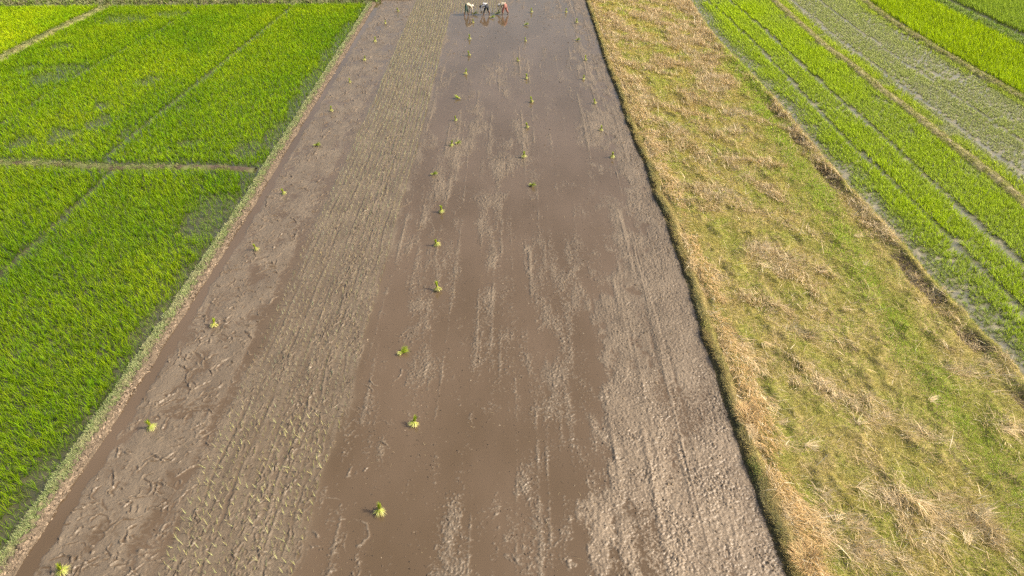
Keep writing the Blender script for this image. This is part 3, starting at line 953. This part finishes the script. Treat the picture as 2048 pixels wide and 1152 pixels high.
# ================================================================ THINGS: seedlings in the planted rows
def seedling_mesh(k):
    bl = Blades(); m = 4
    hd = u(m, 0, 6.283)
    c = tint((.54, .51, .25), m, .12)
    bl.add(np.stack([u(m, -.012, .012), u(m, -.012, .012), np.full(m, -.02)], -1), hd, u(m, .16, .29), u(m, .02, .24), u(m, .007, .011), c * .9, c * np.array([.92, 1.0, .8]), 3, u(m, .05, .5))
    return bl.mesh('rice_seedling')


def planted():
    xs_, ys_ = [], []
    for k in range(15):
        f = (k + .5) / 15
        yv = np.cumsum(.25 - .09 * sstep(16, 34, np.linspace(7.9, 70, 400))) + 7.7 + rng.uniform(0, .25); yv = yv[yv < 70]
        yv = yv + rng.normal(0, .04, len(yv))
        a, b = xPL(yv), xPR(yv)
        xv = a + (b - a) * f + .06 * noise(yv * .35, yv * 0 + k * .12, 1000) + rng.normal(0, .012, len(yv))
        keep = u(len(yv)) < .93
        xs_.append(xv[keep]); ys_.append(yv[keep])
    for k in range(19):                                     # the strip that runs on behind the three women
        yv = np.arange(60.7, 70, .27) + rng.uniform(0, .27)
        xv = xPR(yv) + .24 * (k + .5) + rng.normal(0, .025, len(yv))
        xs_.append(xv); ys_.append(yv)
    x = np.concatenate(xs_); y = np.concatenate(ys_)
    z, _ = mudz(x, y)
    inframe = (np.abs(x) < .745 * depth_of(y)) & (y > 9.45)
    order = np.argsort(np.where(inframe, y, 1e9))
    near = order[:296]
    rest = np.ones(len(x), bool); rest[near] = False
    lib = [seedling_mesh(k) for k in range(8)]
    for k, i in enumerate(near):
        me = lib[k % 8]
        o = link('rice_seedling', me, M_seed)
        o.location = (x[i], y[i], z[i]); o.rotation_euler = (rng.normal(0, .12), rng.normal(0, .12), rng.uniform(0, 6.28))
        s = rng.uniform(.85, 1.2); o.scale = (s, s, s)
        tag(o, 'thin pale rice seedling in the nearest stretch of the planted rows', 'seedling', 'seedlings planted in the nearest rows')
    xr, yr, zr = x[rest], y[rest], z[rest]; n = len(xr)
    bl = Blades()
    c = tint((.40, .385, .225), n, .10); cb = c * .9
    far = np.clip((yr - 12) / 45, 0, 1)
    hills(bl, xr, yr, zr - .02, 4, .25 * u(n, .85, 1.15), .008 + .010 * far, cb, c, .010, (.0, .14), (.0, .25), 2)
    tag(bl.build('planted_seedlings', M_seed), 'pale rice seedlings in long planted rows running away to the three women', 'seedlings', kind='stuff')


planted()

# ================================================================ THINGS: bundles of seedlings waiting in the mud
def bundle_parts(seed, kind):
    global rng
    keep = rng; rng = np.random.default_rng(100 + seed)
    G = (.34, .43, .035); S = (.58, .54, .24)
    top = Blades(); st = Blades()
    neck = .13
    if kind == 'stand':
        m = 70
        a = u(m, 0, 6.283); r = .022 * np.sqrt(u(m))
        c = tint(G, m, .22)
        top.add(np.stack([r * np.cos(a), r * np.sin(a), np.full(m, neck)], -1), a, u(m, .13, .25), u(m, .02, .28), u(m, .012, .018), c * .8, c, 3, u(m, -.25, .2), taper=.6)
        m = 90
        a = u(m, 0, 6.283); r = .03 * np.sqrt(u(m)); c = tint(S, m, .2)
        hd = a; th = u(m, .45, 1.05)
        # splayed stems: from the neck down and out to the mud
        st.add(np.stack([r * np.cos(a), r * np.sin(a), np.full(m, neck + .015)], -1), hd, u(m, .13, .21), math.pi - th, u(m, .010, .015), tint(G, m, .2) * .9, c, 3, u(m, -.3, .1), taper=.3)
    else:
        m = 90
        fan = rng.normal(0, .38, m); c = tint(G, m, .22)
        top.add(np.stack([u(m, -.02, .03), u(m, -.04, .04), u(m, .03, .10)], -1), fan, u(m, .20, .36), u(m, .75, 1.45), u(m, .010, .017), c * .85, c, 3, u(m, .0, .4))
        m = 50
        fan = math.pi + rng.normal(0, .55, m); c = tint(S, m, .2)
        st.add(np.stack([u(m, -.03, .02), u(m, -.04, .04), u(m, .04, .11)], -1), fan, u(m, .10, .18), u(m, 1.2, 1.9), u(m, .010, .015), tint(G, m, .2), c, 3, u(m, .0, .4), taper=.3)
    # the strip that ties it
    k = 14; V = []; Q = []
    for i in range(k):
        a = 2 * math.pi * i / k
        for (rr, zz) in ((.034, -.012), (.041, -.008), (.041, .008), (.034, .012)):
            if kind == 'stand': V.append((rr * math.cos(a), rr * math.sin(a), neck + .015 + zz))
            else: V.append((zz, rr * math.cos(a) * 1.3, .065 + rr * math.sin(a)))
    for i in range(k):
        j = (i + 1) % k
        for q in range(4): Q.append((i * 4 + q, j * 4 + q, j * 4 + (q + 1) % 4, i * 4 + (q + 1) % 4))
    tie = mesh_np('tie', np.array(V), quads=np.array(Q), col=np.full((len(V), 3), .3) * np.array([1.2, 1.0, .45]))
    rng = keep
    return [('leaves', top.mesh('leaves'), M_seed), ('stems', st.mesh('stems'), M_seed), ('tie', tie, M_straw)]


LIB = {'stand': [bundle_parts(k, 'stand') for k in range(5)], 'lie': [bundle_parts(20 + k, 'lie') for k in range(3)]}


def copy_tree(o):
    c = o.copy(); COL.objects.link(c)
    for ch in list(o.children):
        d = ch.copy(); COL.objects.link(d); d.parent = c
    return c


PROTO = {}


def bundle(px, py, kind, v, label, tilt=0., rz=0., scale=1., group='bundles of rice seedlings set out on the mud'):
    key = (kind, v)
    if key not in PROTO:
        e = bpy.data.objects.new('seedling_bundle', None); COL.objects.link(e)
        e.empty_display_size = .1
        for nme, me, mt in LIB[kind][v]: link(nme, me, mt, e)
        PROTO[key] = e; o = e
    else:
        o = copy_tree(PROTO[key])
    x, y = at(px, py)
    z, _ = mudz(np.array([x]), np.array([y]))
    o.location = (float(x), float(y), float(z[0]))
    o.rotation_euler = (0, tilt, rz); o.scale = (scale,) * 3
    tag(o, label, 'seedling bundle', group)


def row_of(pts, what, ends):
    """each bundle of a line gets its own wording"""
    ords = ['', 'second', 'third', 'fourth', 'fifth', 'sixth', 'seventh', 'eighth', 'ninth', 'tenth', 'eleventh', 'twelfth', 'thirteenth', 'fourteenth', 'fifteenth']
    for i, p in enumerate(pts):
        px, py, kind = p[0], p[1], p[2]
        own = p[3] if len(p) > 3 else ('upright' if kind == 'stand' else 'toppled')
        pos = 'nearest' if i == 0 else (ords[i] + ' nearest' if i < len(pts) - 1 else 'farthest')
        rz = rng.uniform(0, 6.28) if kind == 'stand' else (p[4] if len(p) > 4 else rng.uniform(-.5, .5))
        bundle(px, py, kind, int(rng.integers(0, 5 if kind == 'stand' else 3)), f'{own} green seedling bundle, {pos} of the line {what}',
               rng.uniform(0, .35) if kind == 'stand' else 0, rz, rng.uniform(.85, 1.15) * (1.12 if py > 560 else 1.0))


row_of([(127, 1146, 'stand', 'leaning'), (305, 857, 'stand'), (428, 653, 'stand'), (514, 501, 'stand'), (569, 388, 'stand'), (632, 293, 'lie', 'sprawling', .1), (663, 223, 'stand'),
        (700, 165, 'stand'), (729, 121, 'stand'), (750, 84, 'stand'), (771, 48, 'stand'), (797, 24, 'stand')], 'between left bund and planted rows', None)
row_of([(759, 1026, 'stand'), (826, 850, 'stand'), (803, 708, 'lie', 'slumped', .6), (876, 582, 'stand'), (874, 491, 'stand'), (883, 425, 'stand'), (866, 351, 'lie', 'spread out', .2),
        (903, 292, 'stand', 'split'), (912, 241, 'stand'), (917, 198, 'lie', 'sprawling', 2.9), (931, 149, 'stand'), (939, 112, 'stand'), (939, 79, 'stand'), (946, 46, 'stand')],
       'just right of the planted rows', None)
row_of([(1062, 372, 'lie', 'fallen', -.5), (1048, 316, 'stand'), (1055, 256, 'stand'), (1064, 205, 'stand'), (1053, 158, 'stand'), (1036, 123, 'stand'), (1051, 83, 'stand'),
        (1051, 51, 'lie', 'flattened', .2), (1063, 25, 'stand')], 'up the middle of the open mud', None)
row_of([(1225, 315, 'stand'), (1202, 262, 'stand'), (1190, 208, 'stand'), (1167, 159, 'stand'), (1171, 121, 'stand'), (1154, 81, 'lie', 'flattened', .1), (1153, 47, 'stand'), (1132, 25, 'stand')],
       'along the stubble bank', None)
bundle(914, 289, 'lie', 1, 'loose sheaf of seedlings fallen beside the split bundle', 0, .3, .85)
bundle(948, 29.5, 'lie', 0, 'bright yellow green bundle beside the woman in teal trousers', 0, .1, 1.35)
bundle(994, 29, 'lie', 1, 'dark green bundle between the women in navy and pink trousers', 0, .1, 1.35)
bundle(983, 36.5, 'lie', 2, 'small bundle floating in the water before the middle woman', 0, .2, 1.2)


# ---------------------------------------------------------------- tussocks and straw that stand out
def tussock(px, py, h, label):
    x, y = (float(v) for v in at(px, py, .3))
    m = 900
    a = u(m, 0, 6.283); r = .30 * np.sqrt(u(m))
    c = tint((.56, .40, .19), m, .25)
    bl = Blades()
    bl.add(np.stack([r * np.cos(a), r * np.sin(a) * 1.3, np.zeros(m)], -1), a + rng.normal(0, .5, m), u(m, .25, .5) * h / .4, u(m, .05, .7), .009, c * .7, c, 3, u(m, .5, 1.9))
    o = bl.build('dry_tussock', M_straw); z, _ = zS(np.array(x), np.array(y)); o.location = (x, y, float(z) - .02)
    tag(o, label, 'grass tussock', 'dry tussocks on the bank')


tussock(1617, 1113, .33, 'big round dry tussock on the bank edge, nearest of the two')
tussock(1498, 823, .30, 'orange tinged dry tussock on the bank edge, farther of the two')


def straw_bunch(px, py, rz, n, L, label):
    x, y = (float(v) for v in at(px, py, .32))
    n = n * 2 // 3; hd = rng.normal(0, .5, n)
    c = tint((.72, .58, .34), n, .2)
    bl = Blades()
    bl.add(np.stack([u(n, -.05, .05), u(n, -.07, .07), u(n, .02, .09)], -1), hd, u(n, .5, 1.1) * L, u(n, 1.0, 1.6), .014, c * .9, c, 3, u(n, -.1, .25), taper=.5)
    o = bl.build('straw_bunch', M_straw); z, _ = zS(np.array(x), np.array(y)); o.location = (x, y, float(z) + .03); o.rotation_euler = (0, 0, rz)
    tag(o, label, 'straw bunch', 'pale straw bunches on the stubble')


for px, py, rz, n, L, lab in (
        (1613, 886, -.3, 34, .55, 'splayed pale straw bunch between the two dry tussocks and the olive turf'),
        (2007, 858, -.5, 40, .5, 'bright bleached straw bunch at the edge of the green grass ribbon, by the frame'),
        (1718, 970, -.7, 30, .6, 'long combed straw bunch, nearest the middle of the near stubble'),
        (1836, 1001, -.85, 26, .65, 'straight straw bunch pointing downhill in the near olive turf'),
        (1718, 842, .4, 22, .4, 'small white straw bunch on olive turf above the long combed one'),
        (1672, 1036, .7, 20, .45, 'upturned straw bunch lying across the others near the large tussock'),
        (1938, 1081, 1.2, 22, .45, 'fan of straw in the nearest corner of the stubble field'),
        (1861, 799, .2, 24, .4, 'flat straw bunch on the green ribbon beside the dug bank'),
        (1522, 524, -1.3, 30, .6, 'upright looking straw bunch left of the green ribbon, mid field'),
        (1641, 541, -.5, 24, .4, 'short pale straw bunch touching the green ribbon, mid field'),
        (1688, 614, -.5, 26, .5, 'slanting straw bunch just below the short pale one'),
        (1709, 468, -.2, 30, .5, 'white straw bunch right of the green ribbon below the dug bank'),
        (1728, 529, .1, 18, .4, 'thin straw bunch on brown turf close to the dug bank'),
        (1528, 683, -1.2, 26, .55, 'straw bunch beside the mud bank, above the orange tinged tussock')):
    straw_bunch(px, py, rz, n, L, lab)

# ================================================================ THINGS: three women planting
SKIN = plain('skin', (.16, .085, .05), .6)
HAIR = plain('hair', (.012, .010, .009), .5)
CLOTH = {'cream': plain('cream_cloth', (.44, .39, .29), .9), 'white': plain('white_cloth', (.55, .55, .56), .9), 'teal': plain('teal_cloth', (.028, .062, .055), .9),
         'navy': plain('navy_cloth', (.022, .027, .036), .9), 'pink': plain('pink_cloth', (.25, .11, .088), .9), 'scarf': plain('scarf_cloth', (.58, .55, .50), .9)}


def skinned(name, nodes, edges, mat, parent, sub=1, root=0):
    """a continuous surface grown round a skeleton: nodes = (x, y, z, rx, ry)"""
    me = bpy.data.meshes.new(name)
    me.from_pydata([n[:3] for n in nodes], edges, [])
    o = bpy.data.objects.new(name, me); COL.objects.link(o)
    md = o.modifiers.new('skin', 'SKIN'); md.use_smooth_shade = True
    if not me.skin_vertices: me.skin_vertices.new()
    for i, n in enumerate(nodes):
        sv = me.skin_vertices[0].data[i]
        sv.radius = (n[3], n[4] if len(n) > 4 else n[3]); sv.use_root = (i == root)
    s = o.modifiers.new('sub', 'SUBSURF'); s.levels = sub; s.render_levels = sub
    dg = bpy.context.evaluated_depsgraph_get(); dg.update()
    m2 = bpy.data.meshes.new_from_object(o.evaluated_get(dg))
    m2.name = name
    o.modifiers.clear(); o.data = m2; bpy.data.meshes.remove(me)
    for p in m2.polygons: p.use_smooth = True
    m2.materials.clear(); m2.materials.append(mat)
    o.parent = parent
    return o


def ball(name, c, r, mat, parent, sx=1, sy=1, sz=1, cut=None):
    V = []; Q = []; n, m = 10, 14
    for i in range(n + 1):
        t = math.pi * i / n
        for j in range(m):
            a = 2 * math.pi * j / m
            V.append((c[0] + r * sx * math.sin(t) * math.cos(a), c[1] + r * sy * math.sin(t) * math.sin(a), c[2] + r * sz * math.cos(t)))
    for i in range(n):
        for j in range(m): Q.append((i * m + j, (i + 1) * m + j, (i + 1) * m + (j + 1) % m, i * m + (j + 1) % m))
    return link(name, mesh_np(name, np.array(V), quads=np.array(Q)), mat, parent)


def woman(px, py, heading, label, shirt, trousers, scarf, legs, arms, head_drop=0.0, bell=1.0):
    x, y = (float(v) for v in at(px, py))
    root = bpy.data.objects.new('person', None); COL.objects.link(root)
    root.location = (x, y, -.02); root.rotation_euler = (0, 0, heading); root.empty_display_size = .3
    tag(root, label, 'person', 'women planting rice')
    (lf, lb) = legs                                     # fore-and-aft step of the left and right foot
    hipz = .80
    neck = (.44, 0, .80 - head_drop); head = (.57, 0, .74 - head_drop); crown = (.655, 0, .665 - head_drop)
    nodes = [(0, 0, hipz, .125, .14), (.14, 0, .86, .115, .13), (.30, 0, .86, .125, .15), (neck[0] - .05, 0, neck[2] + .02, .075), (neck[0] + .03, 0, neck[2] - .01, .05),
             (head[0] - .03, 0, head[2] + .01, .078), (head[0] + .03, 0, head[2] - .04, .088), (*crown, .062), (head[0] + .045, 0, head[2] - .135, .028)]
    edges = [(0, 1), (1, 2), (2, 3), (3, 4), (4, 5), (5, 6), (6, 7), (6, 8)]

    def chain(start, pts):
        prev = start
        for p in pts:
            nodes.append(p); edges.append((prev, len(nodes) - 1)); prev = len(nodes) - 1
        return prev
    tn = []; 
    for sgn, st in ((1, lf), (-1, lb)):
        kn = (st * .55 + .05, sgn * .14, .43); an = (st, sgn * .17, .06)
        chain(0, [(.0 + st * .1, sgn * .10, .72, .10), (*kn, .058), (st - .01, sgn * .165, .28, .056), (*an, .036), (st + .09, sgn * .175, .01, .036, .026), (st + .18, sgn * .18, .0, .026, .016)])
    armpts = []
    for sgn, (ex, ez, wx_, wy_, wz) in ((1, arms[0]), (-1, arms[1])):
        sh = (.36, sgn * .17, .80 - head_drop * .5); el = (ex, sgn * .21, ez); wr = (wx_, sgn * wy_, wz)
        armpts.append((sh, el, wr))
        w = chain(2, [(*sh, .058), (*el, .040), (*wr, .027)])
        d = Vector(wr) - Vector(el); d.normalize()
        side = Vector((0, sgn, 0)); fwd = d.cross(side).normalized()
        pc = Vector(wr) + d * .06
        pk = chain(w, [(*pc, .034, .018)])
        for q, ln in ((-1.5, .062), (-.5, .075), (.5, .072), (1.5, .058)):
            b = pc + d * .035 + side * q * .017
            m1 = b + d * ln * .5 + fwd * .012; m2 = b + d * ln * .85 + fwd * .034
            chain(pk, [(*b, .010), (*m1, .009), (*m2, .007)])
        tb = pc - d * .01 - side * .035; t2 = tb - side * .02 + d * .035 + fwd * .015
        chain(pk, [(*tb, .012), (*t2, .009)])
    skinned('body', nodes, edges, SKIN, root)
    # shirt: trunk and sleeves
    n = [(.05, 0, .845, .140, .155), (.17, 0, .875, .135, .150), (.30, 0, .875, .142, .165), (neck[0] - .06, 0, neck[2] + .025, .092)]
    e = [(0, 1), (1, 2), (2, 3)]
    for sh, el, wr in armpts:
        k = len(n)
        n += [(*sh, .078), (*el, .058), (wr[0] * .85 + el[0] * .15, wr[1] * .85 + el[1] * .15, wr[2] * .85 + el[2] * .15, .046)]
        e += [(2, k), (k, k + 1), (k + 1, k + 2)]
    skinned('shirt', n, e, CLOTH[shirt], root, 1, 1)
    # trousers
    n = [(-.01, 0, .80, .155, .165), (.07, 0, .83, .145, .160)]; e = [(0, 1)]
    for sgn, st in ((1, lf), (-1, lb)):
        k = len(n)
        n += [(st * .1, sgn * .10, .70, .125), (st * .55 + .05, sgn * .14, .44, .085 * bell), (st, sgn * .165, .17, .066 * bell)]
        e += [(0, k), (k, k + 1), (k + 1, k + 2)]
    skinned('trousers', n, e, CLOTH[trousers], root)
    # hair or scarf over the back of the head, face details
    hc = (head[0] + .005, 0, head[2] - .012)
    if scarf:
        ball('headscarf', (hc[0] + .0, 0, hc[2] + .018), .108, CLOTH['scarf'], root, 1.08, 1.0, .98)
        ball('hair', (hc[0] + .075, 0, hc[2] - .05), .075, HAIR, root, .8, 1.0, 1.0)
    else:
        ball('hair', (hc[0] + .012, 0, hc[2] + .012), .112, HAIR, root, 1.05, 1.0, 1.0)
    for s in (1, -1):
        ball('eye', (head[0] + .05, s * .035, head[2] - .118), .012, HAIR, root)
        ball('ear', (head[0] + .02, s * .098, head[2] - .055), .024, SKIN, root, .8, .5, 1.2)
    return root


woman(932.5, 30.5, R(25), 'woman bent over in cream shirt, teal trousers and white headscarf, facing right', 'cream', 'teal', True, (.24, -.22),
      ((.42, .52, .40, .14, .26), (.48, .50, .46, .15, .22)), .02)
woman(973.5, 30.5, R(150), 'woman bent double in white shirt and navy trousers, dark hair uncovered', 'white', 'navy', False, (.18, -.16),
      ((.42, .50, .40, .13, .24), (.46, .46, .52, .10, .26)), .10)
woman(1010.5, 29.5, R(155), 'woman bent over in pinkish trousers, cream shirt and white headscarf, facing left', 'cream', 'pink', True, (.18, -.18),
      ((.40, .52, .55, .14, .36), (.46, .50, .62, .12, .36)), .0, 1.25)

# ================================================================ light
SUN_EL, SUN_AZ = R(39), R(96)                            # azimuth clockwise from +y
sd = bpy.data.lights.new('sun', 'SUN'); sd.energy = 3.5; sd.angle = R(.55); sd.color = (1.0, .93, .82)
so = bpy.data.objects.new('sun', sd); COL.objects.link(so)
dirv = Vector((math.sin(SUN_AZ) * math.cos(SUN_EL), math.cos(SUN_AZ) * math.cos(SUN_EL), math.sin(SUN_EL)))
so.rotation_euler = dirv.to_track_quat('Z', 'Y').to_euler(); so.location = dirv * 60

w = bpy.data.worlds.new('World'); scene.world = w; w.use_nodes = True
nt = w.node_tree; nt.nodes.clear()
sky = nt.nodes.new('ShaderNodeTexSky'); sky.sky_type = 'NISHITA'; sky.sun_disc = False
sky.sun_elevation = SUN_EL; sky.sun_rotation = SUN_AZ; sky.air_density = 1.3; sky.dust_density = 8.0; sky.ozone_density = .5
bg = nt.nodes.new('ShaderNodeBackground'); bg.inputs['Strength'].default_value = .15
wo = nt.nodes.new('ShaderNodeOutputWorld')
nt.links.new(sky.outputs[0], bg.inputs['Color']); nt.links.new(bg.outputs[0], wo.inputs['Surface'])

vs = scene.view_settings
scene.display_settings.display_device = 'sRGB'
vs.view_transform = 'Standard'; vs.look = 'None'; vs.exposure = 0.70; vs.gamma = 1.0
scene.render.engine = 'CYCLES'
scene.cycles.max_bounces = 8; scene.cycles.transmission_bounces = 4; scene.cycles.diffuse_bounces = 3; scene.cycles.glossy_bounces = 3
scene.cycles.use_denoising = False
